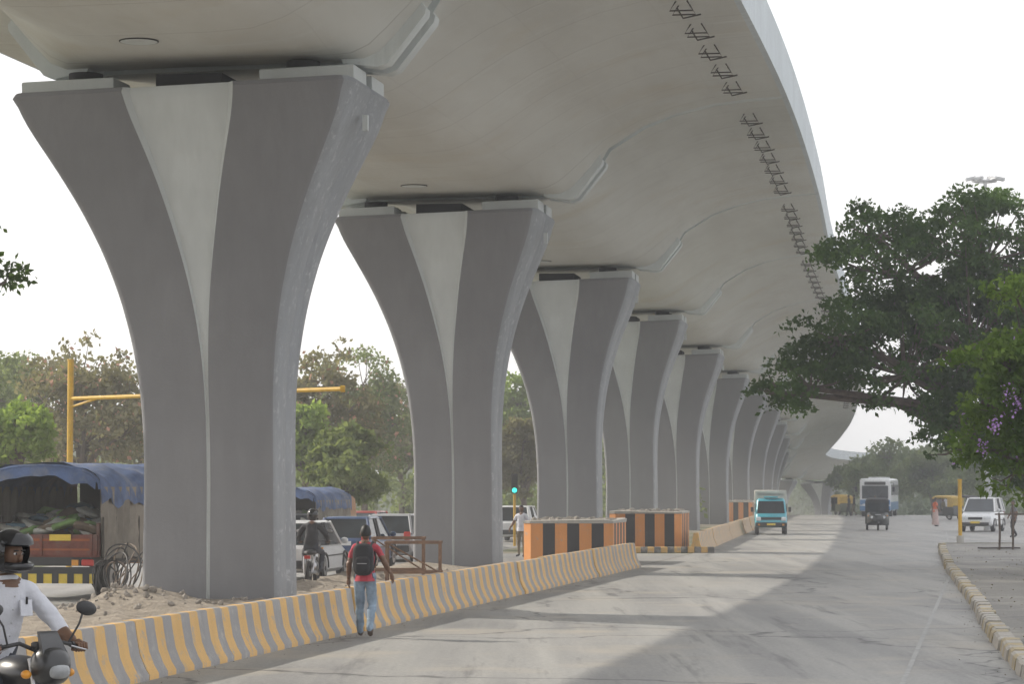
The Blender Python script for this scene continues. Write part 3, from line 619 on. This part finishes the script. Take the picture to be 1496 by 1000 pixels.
def truck(name,loc,rz,w=1.2,L=6.0,H=2.85,tarp=(.09,.14,.28),sc_=1):
    mb=MB(); mt=mat('tarp_blue',tarp,.45,2.2,.75,bmp=.5,dirt=(.22,.23,.26)); mgt=mat('tarp_grey_canvas',(.27,.24,.2),.35,1.2,.85,bmp=.6); wood=mat('truck_redbrown_board',(.2,.06,.04),.35,3,.75,dirt=(.16,.13,.11)); 
    mb.box((0,L/2,.8),(w*2-.3,L,.18),M_blkp)
    for sx in(-1,1):
        mb.box((sx*w,L/2,1.25),(.07,L,.7),wood); 
        for k in range(8): mb.box((sx*(w+.05),.15+k*(L-.3)/7,1.3),(.06,.08,.85),M_iron)
        wheel(mb,sx*(w-.2),1.2,.46,.3,sx); wheel(mb,sx*(w-.2),L-.1+1.0,.46,.28,sx)
    mb.box((0,L/2,.93),(w*2,L,.08),wood); mb.box((0,-.02,1.15),(w*2,.08,.42),wood); mb.box((0,-.065,1.25),(w*2-.3,.02,.05),mat('truck_board_orange',(.35,.1,.03))); mb.box((0,-.065,1.05),(w*2-.3,.02,.04),mat('truck_board_orange',(.35,.1,.03)))
    for k in range(3): mb.box((-w+.12+k*(w*2-.24)/2,-.08,1.15),(.05,.04,.44),wood)
    mb.box((w*.35,-.1,1.3),(.46,.02,.13),M_yel); mb.box((0,-.05,.62),(w*2-.1,.1,.14),M_blkp)
    for sx in(-1,1): mb.box((sx*(w-.18),-.1,.78),(.26,.06,.14),M_red,ch=.02); mb.box((sx*(w-.45),-.1,.78),(.14,.06,.12),M_amb)
    mb.box((0,-.08,.45),(w*1.9,.02,.2),M_yel)
    for k in range(7): mb.box((-w+.2+k*.33,-.095,.45),(.14,.02,.2),M_blkp)
    n=13; secs=[]
    for k in range(25):
        y=-.12+(L+.2)*k/24; r=[];sag=.06*math.cos(k*math.pi/3)
        for j in range(n):
            th=math.pi*j/(n-1); x=-math.copysign(abs(math.cos(th))**.75,math.cos(th))*(w+.1); z=2.3+math.sin(th)**.9*(H-2.35)+sag+.09*mn.noise(Vector((x*2,y*1.3,0)))+.03*mn.noise(Vector((x*7,y*6,2)))
            r.append((x,y,z))
        lo=2.0+.25*mn.noise(Vector((y*1.6,1,0)))
        r=[(-w-.14,y,lo)]+r+[(w+.14+.03*math.sin(y*7),y,lo)]
        secs.append(r)
    mb.loft(secs,mt,closed=False,caps=False)
    for sx in(-1,1):
        secs=[[(sx*(w+.09+.04*math.sin(k*1.9+z*2)),-.05+L*k/40,z) for z in (.85+.1*mn.noise(Vector((k*.5,sx,0))),1.2,1.6,2.0,2.35)] for k in range(41)]
        mb.loft(secs,mgt,closed=False,caps=False)
    mb.box((0,L,1.75),(w*2,.08,1.9),M_int)
    mb.tube([(-math.copysign(abs(math.cos(t))**.75,math.cos(t))*(w+.08),-.12,2.3+math.sin(t)**.9*(H-2.36)) for t in np.linspace(0,math.pi,15)],.04,mt,6)
    secs=[[(x,-.14-.03*k,2.3+(H-2.35)*math.sin(math.acos(max(-1,min(1,x/(w+.1)))))**.9-.12*k*(1+.6*mn.noise(Vector((x*2.2,0,4))))) for x in np.linspace(-w,w,15)] for k in range(3)]
    mb.loft(secs,mt,closed=False,caps=False)
    sk=[mat('sack_white',(.5,.5,.45),.3,4,.85,bmp=.3),mat('sack_green',(.2,.33,.11),.35,4,.85),mat('sack_blue_grey',(.12,.2,.26),.2,4,.8),mat('sack_jute',(.17,.13,.09),.3,4,.9)]
    for k in range(60):
        y=random.uniform(.1,2.6); x=random.uniform(-w*.85,w*.85); z=1.30+.16*y+random.uniform(-.05,.12)+.12*math.exp(-(x-.3)**2*4)
        mb.ell((x,y,z),(.3,.2,.07),sk[(0,1,3,0,2,1,0,3)[k%8]],(random.uniform(-.35,.35),random.uniform(-.4,.4),random.uniform(0,3)),12,8,fn=lambda u:(math.copysign(abs(u[0])**.5,u[0])*(1+.15*mn.noise(Vector(u)*3)),math.copysign(abs(u[1])**.5,u[1]),u[2]*(1+.8*mn.noise(Vector(u)*2+Vector((k,0,0))))))
    cabm=P('truck_cab_orange',(.5,.2,.05))
    mb.loft([rrect(w*.95,a,b,y,.12) for y,a,b in((L+.15,.6,2.5),(L+1.4,.6,2.5),(L+1.75,.65,1.6))],cabm); mb.box((0,L+1.62,1.95),(w*1.6,.08,.6),M_gl,rot=(.4,0,0))
    mb.done(name,loc,rz,smooth=40,scale=sc_)
truck('covered_cargo_truck',(-9.75,57,.01),R0)
truck('covered_cargo_truck',(-7.3,88,.01),R0,sc_=.82)
# ------------------------------------------------------------------ people
M_skin=mat('skin_brown',(.16,.085,.05),.1,8,.55); M_hair=mat('hair_black',(.012,.011,.01),.3,20,.6)
def head(mb,c,tilt=(0,0,0),hair=True,s=1.,hm=None):
    old=mb.M.copy(); mb.M=old@Matrix.Translation(c)@Euler(tilt).to_matrix().to_4x4()@Matrix.Scale(s,4)
    def fn(u):
        x,y,z=u; k=1-.28*max(0,-z)**1.3; y2=y*(1-.12*max(0,-z)) if y>0 else y*(1-.35*max(0,-z))
        return (x*k,y2,z)
    mb.ell((0,0,0),(.076,.096,.12),M_skin,nu=20,nv=14,fn=fn)
    mb.ell((0,.1,-.012),(.014,.022,.026),M_skin,nu=8,nv=6)
    for sx in(-1,1):
        mb.ell((sx*.078,-.005,-.005),(.012,.022,.033),M_skin,nu=8,nv=6); mb.ell((sx*.03,.083,.02),(.014,.012,.009),M_wht,nu=8,nv=6); mb.ell((sx*.03,.09,.02),(.008,.008,.008),M_hair,nu=8,nv=6); mb.box((sx*.03,.09,.042),(.035,.01,.008),M_hair)
    mb.ell((0,.083,-.055),(.024,.008,.007),mat('lips',(.14,.05,.04)),nu=8,nv=5); mb.ell((0,.092,-.043),(.028,.006,.006),M_hair,nu=8,nv=5)
    if hair: mb.ell((0,-.006,.008),(.085,.104,.125),M_hair,nu=20,nv=14,fn=fn,mf=lambda c:(hm or M_hair) if (c[2]>.5 or (c[1]<.15 and c[2]>-.1) or (c[1]<-.4 and c[2]>-.5)) else None)
    mb.M=old
def hand(mb,w,d,side,curl=.5):
    w=Vector(w); d=Vector(d).normalized(); s=Vector((0,0,1)).cross(d)
    s=Vector((0,1,0)) if s.length<.3 else s.normalized(); n=d.cross(s)
    mb.tube([w-d*.01,w+d*.03,w+d*.08],[.026,.036,.03],M_skin,8)
    for k in range(4):
        b=w+d*.075+s*(k-1.5)*.019; l=(.065,.078,.072,.055)[k]; e=b+d*l*.5+n*side*l*.1; t=e+d*l*.45*(1-curl*.5)+n*side*l*curl*.5
        mb.tube([b,e,t],[.0095,.009,.0065],M_skin,6)
    b=w+d*.025+s*.03; mb.tube([b,b+s*.025+d*.025,b+s*.03+d*.055],[.012,.0105,.008],M_skin,6)
def body(joints,edges,labels,matmap,mb,flat=.8):
    names=list(joints); me=bpy.data.meshes.new('tmp'); me.from_pydata([joints[n][0] for n in names],[(names.index(a),names.index(b)) for a,b in edges],[])
    o=bpy.data.objects.new('tmp',me); sc.collection.objects.link(o); bpy.context.view_layer.objects.active=o; o.select_set(True)
    md=o.modifiers.new('s','SKIN'); md.use_smooth_shade=True
    sv=me.skin_vertices[0].data
    for i,n in enumerate(names):
        r=joints[n][1]; sv[i].radius=(r,r) if not isinstance(r,tuple) else r; sv[i].use_root=(n=='pelvis')
    ss=o.modifiers.new('u','SUBSURF'); ss.levels=3; ss.render_levels=3
    dg=bpy.context.evaluated_depsgraph_get(); ev=o.evaluated_get(dg); m2=ev.to_mesh()
    V=[v.co.copy() for v in m2.vertices]; F=[list(p.vertices) for p in m2.polygons]; ms=[]
    segs=[(Vector(joints[a][0]),Vector(joints[b][0]),labels.get((a,b),labels.get(b))) for a,b in edges]
    for f in F:
        c=sum((V[i] for i in f),Vector())/len(f); best=None
        for a,b,l in segs:
            t=max(0,min(1,(c-a).dot(b-a)/max(1e-6,(b-a).length_squared))); dd=(c-a.lerp(b,t)).length
            if best is None or dd<best[0]: best=(dd,l,t)
        l=best[1]
        if isinstance(l,tuple): l=l[0] if best[2]<l[1] else l[2]
        ms.append(matmap[l])
    ev.to_mesh_clear(); bpy.data.objects.remove(o)
    V=[v+Vector((mn.noise(v*9),mn.noise(v*9+Vector((5,0,0))),mn.noise(v*9+Vector((0,7,0)))))*.014+Vector((mn.noise(Vector((v.x*8,v.y*8,v.z*26))),mn.noise(Vector((v.x*8+3,v.y*8,v.z*26))),0))*.007 for v in V]
    mb.add(V,F,ms)
E=[('pelvis','belly'),('belly','chest'),('chest','neckb'),('neckb','neck')]
for S in 'LR': E+=[('neckb','sh'+S),('sh'+S,'el'+S),('el'+S,'wr'+S),('pelvis','hip'+S),('hip'+S,'kn'+S),('kn'+S,'an'+S),('an'+S,'to'+S)]
def labs(sleeve):
    d={'belly':'top','chest':'top','neckb':'top','neck':'skin'}
    for S in 'LR':
        d['sh'+S]='top'; d['el'+S]='top' if sleeve!='short' else ('top',.6,'skin'); d['wr'+S]='top' if sleeve=='long' else 'skin'
        d['hip'+S]='leg'; d['kn'+S]='leg'; d['an'+S]='leg'; d['to'+S]='shoe'
    return d
def person(name,loc,rz,top,leg,shoe,sleeve='short',pose='walk',s=1.,backpack=False,long_=False):
    mb=MB()
    J={'pelvis':((0,0,.95),(.15,.115)),'belly':((0,.0,1.1),(.14,.105)),'chest':((0,0,1.28),(.165,.115)),'neckb':((0,-.01,1.42),(.1,.075)),'neck':((0,.01,1.53),.05),
     'shL':((-.185,0,1.40),.062),'shR':((.185,0,1.40),.062),'elL':((-.25,-.04,1.13),.046),'elR':((.31,-.05,1.17),.046),'wrL':((-.27,.06,.9),.03),'wrR':((.40,.06,.98),.03),
     'hipL':((-.095,0,.87),.1),'hipR':((.095,0,.87),.1)}
    if pose=='walk':
        J.update({'knL':((-.1,.13,.5),.075),'anL':((-.1,.13,.1),.056),'toL':((-.11,.28,.045),.038),'knR':((.1,.06,.49),.075),'anR':((.1,-.2,.14),.056),'toR':((.11,-.07,.045),.038)})
    else:
        J.update({'knL':((-.1,.03,.5),.066),'anL':((-.1,0,.09),.042),'toL':((-.13,.15,.045),.035),'knR':((.1,.03,.5),.066),'anR':((.1,-.02,.09),.042),'toR':((.13,.13,.045),.035)})
    body(J,E,labs(sleeve),{'top':top,'leg':leg,'shoe':shoe,'skin':M_skin},mb)
    head(mb,(0,.025,1.625),(0.05,0,.1)); hand(mb,J['wrL'][0],(-.05,.25,-1),1); hand(mb,J['wrR'][0],(.25,.2,-1),-1)
    mb.tube([(0.0,0,1.0),(0,0,.93),(0,0,.88)],[.15,.165,.17],top,16,cap=False)
    if backpack:
        bp=mat('backpack_black',(.022,.022,.026),.3,6,.8,bmp=.4); 
        mb.ell((0,-.21,1.22),(.165,.1,.25),bp,nu=20,nv=12,fn=lambda u:tuple(math.copysign(abs(k)**.6,k) for k in u)); mb.ell((0,-.3,1.14),(.12,.05,.13),bp,nu=16,nv=10,fn=lambda u:tuple(math.copysign(abs(k)**.6,k) for k in u))
        mb.tube([(0,-.2,1.46),(.03,-.2,1.51),(-.0,-.2,1.46)],.01,bp,6); mb.box((0,-.352,1.16),(.15,.01,.012),M_chr)
        for sx in(-1,1): mb.tube([(sx*.1,-.16,1.42),(sx*.12,-.02,1.485),(sx*.13,.1,1.38),(sx*.14,.1,1.18),(sx*.13,-.1,1.05)],.02,bp,6); mb.tube([(sx*.14,-.2,1.0),(sx*.15,-.16,.93)],.006,bp,5)
    if long_:
        mb.loft([[(math.cos(t)*r,math.sin(t)*r*.8,z) for t in np.linspace(0,2*math.pi,17)[:-1]] for z,r in((1.05,.16),(.8,.2),(.4,.23),(.12,.27))],leg)
    return mb.done(name,loc,rz,smooth=60,scale=s)
jeans=mat('denim_light',(.25,.33,.42),.45,5,.85,bmp=.3); person('pedestrian_with_backpack',(-2.28,42.7,.01),-.1,mat('red_tshirt',(.46,.05,.075),.2,5,.8,bmp=.3),jeans,mat('shoe_brown',(.12,.09,.07)),backpack=True)
dk=mat('dark_clothes',(.03,.03,.035),.3,5,.8); wh=mat('white_shirt',(.62,.63,.68),.15,5,.8,bmp=.3)
person('pedestrian',(27.5,224,.01),1.2,dk,dk,dk,'long'); person('pedestrian',(28.3,227,.01),1.4,dk,mat('trouser_khaki',(.25,.2,.13)),dk,'long'); person('pedestrian',(29.3,221,.01),1.4,mat('shirt_grey',(.2,.2,.22)),dk,dk,'short')
person('woman_in_orange',(25.3,164,.01),-1.2,mat('orange_dress',(.62,.14,.06),.2,5,.8),mat('pale_pink_cloth',(.5,.38,.36)),dk,'short','stand',long_=True)
person('pedestrian',(33.6,212,.01),2.5,wh,dk,dk,'short')
person('pedestrian',(.32,92,.01),2.7,wh,mat('trouser_khaki',(.25,.2,.13)),dk,'short','stand')
person('pedestrian',(23.4,128,.01),1.9,mat('shirt_grey',(.2,.2,.22)),dk,dk,'short')
def moto(name,loc,rz,top,sleeve,rx=0,s=1.,tank=None):
    mb=MB(); bk=P('motorbike_black',(.02,.02,.022)); tk=tank or bk
    for y in(-.62,.68):
        mb.tube([(0,y+.27*math.cos(t),.3+.27*math.sin(t)) for t in np.linspace(0,2*math.pi,25)[:-1]],.05,M_tyre,8,closed=True)
        mb.cyl((0,y,.3),.06,.12,M_chr,'x',10)
        for k in range(5): a=k*2*math.pi/5; mb.tube([(0,y,.3),(0,y+.25*math.cos(a),.3+.25*math.sin(a))],.014,M_chr,5)
    mb.tube([(0,.68+.33*math.cos(t),.3+.33*math.sin(t)) for t in np.linspace(.3,2.4,8)],.055,bk,6)
    for sx in(-1,1):
        mb.tube([(sx*.08,.68,.3),(sx*.09,.5,.72),(sx*.09,.43,.98)],.022,M_chr,8); mb.tube([(sx*.09,-.62,.3),(sx*.12,-.45,.7)],.03,M_chr,8)
        mb.tube([(sx*.02,.42,1.02),(sx*.16,.4,1.08),(sx*.26,.37,1.06),(sx*.38,.33,1.03)],.014,M_blkp,8); mb.tube([(sx*.27,.365,1.06),(sx*.4,.325,1.03)],.022,M_blkp,8)
        mb.tube([(sx*.24,.38,1.07),(sx*.3,.42,1.2),(sx*.34,.4,1.27)],.008,M_blkp,6); mb.ell((sx*.37,.4,1.3),(.085,.025,.05),M_blkp,(0,sx*.2,0),12,8); mb.ell((sx*.37,.378,1.3),(.07,.01,.038),M_chr,(0,sx*.2,0),12,8)
        mb.tube([(sx*.25,.4,1.05),(sx*.36,.42,1.02)],.006,M_chr,5); mb.ell((sx*.17,.5,.88),(.035,.04,.03),M_amb,nu=8,nv=6)
    mb.ell((0,.16,.86),(.15,.28,.13),tk,nu=16); mb.ell((0,-.3,.8),(.14,.42,.07),M_blkp,nu=16)
    sq=lambda u:(math.copysign(abs(u[0])**.7,u[0]),u[1],math.copysign(abs(u[2])**.8,u[2]))
    mb.ell((0,.53,.93),(.13,.13,.13),bk,nu=18,fn=sq); mb.ell((0,.635,.9),(.08,.04,.05),mat('headlamp_dark',(.3,.31,.32),.3,6,.12),nu=16,fn=sq); mb.loft([[(-.1,.6,1.0),(.1,.6,1.0),(.1,.56,1.0),(-.1,.56,1.0)],[(-.07,.5,1.16),(.07,.5,1.16),(.07,.47,1.16),(-.07,.47,1.16)]],bk); mb.box((0,.45,1.06),(.16,.08,.06),M_blkp,ch=.01)
    mb.ell((0,.1,.45),(.15,.22,.18),M_chr,nu=12); mb.tube([(0,.4,.9),(0,.3,.5),(0,-.3,.42),(0,-.62,.32)],.03,bk,8); mb.tube([(.14,.25,.35),(.16,-.2,.28),(.17,-.75,.36)],[.025,.03,.045],M_chr,8); mb.box((0,-.82,.7),(.14,.08,.08),M_red)
    J={'pelvis':((0,-.2,.93),(.15,.13)),'belly':((0,-.16,1.08),(.165,.13)),'chest':((0,-.08,1.28),(.185,.14)),'neckb':((0,-.04,1.44),(.1,.08)),'neck':((0,-.01,1.54),.052),
     'shL':((-.2,-.03,1.40),.08),'shR':((.2,-.03,1.40),.08),'elL':((-.35,.1,1.16),.062),'elR':((.35,.1,1.16),.062),'wrL':((-.34,.3,1.06),.035),'wrR':((.34,.3,1.06),.035),
     'hipL':((-.11,-.16,.88),.1),'hipR':((.11,-.16,.88),.1),'knL':((-.22,.22,.78),.07),'knR':((.22,.22,.78),.07),'anL':((-.19,.0,.37),.045),'anR':((.19,.0,.37),.045),'toL':((-.19,.16,.31),.036),'toR':((.19,.16,.31),.036)}
    lb=labs(sleeve)
    if sleeve=='mid':
        for S in 'LR': lb['wr'+S]=('top',.35,'skin')
    body(J,E,lb,{'top':top,'leg':mat('trouser_dark',(.04,.045,.06)),'shoe':mat('shoe_black',(.02,.02,.02)),'skin':M_skin},mb)
    if sleeve=='mid':
        mb.tube([(math.cos(t)*.072,-.025+math.sin(t)*.072,1.5+.01*math.sin(t)) for t in np.linspace(0,2*math.pi,17)[:-1]],.017,top,6,closed=True)
        for k in range(4): mb.ell((0,.085-.02*k+.005,1.38-.09*k),(.007,.005,.007),M_chr,nu=6,nv=4)
        mb.box((-.1,.075,1.3),(.1,.012,.11),top,rot=(.1,0,.1)); mb.box((-.1,.084,1.35),(.012,.01,.05),M_hair)
    for sx in(-1,1):
        w=Vector((sx*.34,.31,1.055)); mb.tube([w,w+Vector((sx*.01,.03,.0)),w+Vector((sx*.0,.06,-.005))],[.03,.038,.03],M_skin,8)
        for k in range(4):
            x=sx*(.31+k*.021); mb.tube([(x,.36,1.065),(x,.4,1.06),(x,.405,1.03),(x,.37,1.01)],[.011,.0105,.01,.008],M_skin,6)
        mb.tube([(sx*.31,.33,1.04),(sx*.295,.35,1.02),(sx*.3,.38,1.02)],[.012,.011,.009],M_skin,6)
    hz=1.66; head(mb,(0,.03,hz),(-.12,0,rx),hair=False)
    old=mb.M.copy(); mb.M=old@Matrix.Translation((0,.02,hz+.02))@Euler((-.12,0,rx)).to_matrix().to_4x4()
    hb=mat('helmet_black_gloss',(.012,.012,.014),.1,3,.12); 
    mb.ell((0,0,0),(.132,.155,.158),hb,nu=36,nv=26,fn=lambda u:(u[0]*(1-.1*max(0,-u[2])),u[1],max(u[2],-.85)),mf=lambda c:None if (c[1]>.45 and -.42<c[2]<.32) else hb)
    mb.ell((0,.02,.07),(.137,.155,.1),glass('visor_smoke',(.015,.015,.018)),nu=28,nv=12,mf=lambda c:hb if (c[1]>.2 and 0<c[2]<.75) else None)
    mb.tube([(math.sin(t)*.12,.02+math.cos(t)*.15,-.08) for t in np.linspace(-1.1,1.1,9)],.028,hb,8)
    mb.M=old
    return mb.done(name,loc,rz,smooth=60,scale=s)
moto('motorcyclist',(-3.78,20.6,.01),math.pi+.75,wh,'mid',rx=.15,s=1.1)
moto('motorcyclist',(-4.75,65.3,.01),R0+.1,dk,'long')
# ------------------------------------------------------------------ street furniture
M_yp=mat('yellow_painted_steel',(.6,.36,.03),.2,3,.55)
mb=MB(); a=Vector((-12.9,80,4.94)); b=Vector((-4.45,72,4.94))
mb.tube([(-12.9,80,0),(-12.9,80,6.05)],.09,M_yp,12); mb.tube([(-12.9,80,6.05),(-12.9,80,6.1)],.1,M_yp,12)
mb.tube([a,b],.06,M_yp,10); mb.tube([a-Vector((0,0,.25)),a.lerp(b,.12)],.035,M_yp,8); mb.cyl((b.x,b.y,b.z),.09,.12,M_yp,'x')
mb.done('height_gauge_gantry')
M_rust=mat('rusty_steel',(.22,.13,.08),.4,6,.85)
mb=MB()
for (ox,oy,w,h) in ((-2.95,64.5,1.25,1.05),(-3.35,66.3,1.2,1.12)):
    for x in(0,w):
        for y in(0,.9): mb.box((ox+x,oy+y,h/2),(.055,.055,h),M_rust)
    for y in(0,.9):
        for z in(.35,h): mb.box((ox+w/2,oy+y,z),(w+.1,.05,.06),M_rust)
    for x in(0,w):
        for z in(.35,h): mb.box((ox+x,oy+.45,z),(.05,.9,.05),M_rust)
    mb.tube([(ox,oy,h),(ox+w,oy,.35)],.02,M_rust,5)
mb.done('rusty_steel_trestle')
mb=MB(); mc=mat('pipe_black',(.04,.037,.035),.3,5,.6); mc2=mat('pipe_brown',(.2,.15,.11),.3,5,.7)
for k in range(9):
    r=random.uniform(.34,.5); cx=-8.0+random.uniform(-.25,.45); cy=54.8+random.uniform(-.3,.4); t0=random.uniform(-.5,.5); az=random.uniform(-1.1,1.1); sq=random.uniform(.75,1.2)
    pts=[(cx+r*math.cos(t)*math.cos(az)+.05*math.sin(2*t+k),cy+r*math.cos(t)*math.sin(az)+.15*math.sin(t),.2+r*sq+r*sq*math.sin(t)*(1+.15*t0)) for t in np.linspace(0,2*math.pi,29)[:-1]]
    mb.tube(pts,.016,(mc,mc2)[k%3==0],6,closed=True)
for k in range(9): x=-8.1+k*.1; h=random.uniform(.7,1.35); mb.tube([(x,54.6,.15),(x+.1,54.8,h*.5),(x+.3+random.uniform(-.2,.2),55.1,h)],.014,(mc2,mc)[k%2],5)
mb.done('coiled_pipes')
M_sig,nt_,b_=_nt('signal_green_lamp'); b_.inputs['Base Color'].default_value=(.02,.5,.4,1); b_.inputs['Emission Color'].default_value=(.05,.9,.7,1); b_.inputs['Emission Strength'].default_value=1.6
mb=MB(); mb.tube([(0,0,0),(0,0,2.9)],.055,M_yp,10); mb.box((0,-.08,2.5),(.26,.18,.8),M_blkp,ch=.03)
for z,m in((2.76,M_blkp),(2.5,M_blkp),(2.24,M_sig)): mb.cyl((0,-.19,z),.1,.04,m,'y',16); mb.tube([(math.cos(t)*.11,-.25,z+math.sin(t)*.11) for t in np.linspace(.2,math.pi-.2,8)],.012,M_blkp,5)
mb.done('traffic_signal',(.1,110,0),0)
mb=MB(); mb.tube([(0,0,.0),(0,0,2.65)],.085,M_yp,10); mb.cyl((0,0,.15),.16,.3,M_conc); mb.cyl((0,0,2.68),.1,.06,M_yp)
mb.done('yellow_post',(19.1,117,0),0)
mb=MB()
for x,h in((0,1.6),(.6,1.5),(-.5,1.3)): mb.tube([(x,0,0),(x+.03,.02,h*.5),(x,0,h)],.04,M_bark,7)
mb.box((0,0,1.25),(1.3,.04,.05),M_bark); mb.box((-.4,.3,.06),(1.4,.5,.05),M_iron)
mb.done('wooden_guard_posts',(17.6,96.5,.16),.2)
mb=MB(); M_gal=mat('galvanised_steel',(.45,.46,.47),.1,3,.5,metal=.3)
mb.tube([(0,0,0),(0,0,19.3)],[.25,.1],M_gal,12); mb.tube([(math.cos(t)*.6,math.sin(t)*.6,19.3) for t in np.linspace(0,2*math.pi,17)[:-1]],.05,M_gal,6,closed=True)
for k in range(6):
    t=k*math.pi/3; mb.tube([(0,0,19.3),(math.cos(t)*.9,math.sin(t)*.9,19.4)],.04,M_gal,6); mb.box((math.cos(t)*.8,math.sin(t)*.4,19.45),(.55,.35,.18),M_gal,rot=(0,.2,t),ch=.02)
mb.done('high_mast_light',(26.2,151,0),0)
# ------------------------------------------------------------------ haze in the air (real participating medium)
hm=bpy.data.materials.new('morning_haze'); hm.use_nodes=True; nt=hm.node_tree; nt.nodes.remove(nt.nodes['Principled BSDF'])
vs_=nt.nodes.new('ShaderNodeVolumeScatter'); vs_.inputs['Density'].default_value=.0014; vs_.inputs['Color'].default_value=(.98,.98,.98,1); vs_.inputs['Anisotropy'].default_value=.2
nt.links.new(vs_.outputs[0],nt.nodes['Material Output'].inputs['Volume'])
mb=MB(); mb.box((0,290,30),(420,720,78),hm); mb.done('haze_air',smooth=0)
# ------------------------------------------------------------------ light
az=Vector((.9,-.44,0)).normalized(); el=math.radians(33.5)
d=Vector((az.x*math.cos(el),az.y*math.cos(el),-math.sin(el)))
sl=bpy.data.lights.new('sun','SUN'); sl.energy=5.0; sl.angle=math.radians(.5); sl.color=(1,.93,.82)
so=bpy.data.objects.new('sun',sl); sc.collection.objects.link(so); so.rotation_euler=d.to_track_quat('-Z','Y').to_euler(); so.location=(-40,30,40)
w=bpy.data.worlds.new('World'); sc.world=w; w.use_nodes=True; nt=w.node_tree; bg=nt.nodes['Background']
sky=nt.nodes.new('ShaderNodeTexSky'); sky.sky_type='NISHITA'; sky.sun_disc=False; sky.sun_elevation=el; sky.sun_rotation=math.atan2(-az.x,-az.y)
sky.air_density=1.0; sky.dust_density=4; sky.ozone_density=1
c=mix(nt,.72,sky.outputs[0],(11.4,11.4,11.6)); nt.links.new(c,bg.inputs['Color']); bg.inputs['Strength'].default_value=.15
# ------------------------------------------------------------------ camera
cam=bpy.data.cameras.new('camera'); co=bpy.data.objects.new('camera',cam); sc.collection.objects.link(co)
co.location=(0,0,2.34); co.rotation_euler=(math.radians(90+3.05),0,0); cam.sensor_width=36; cam.lens=96.3; cam.clip_end=9000; cam.clip_start=.5
sc.camera=co
sc.view_settings.view_transform='Standard'; sc.view_settings.look='None'; sc.view_settings.exposure=0
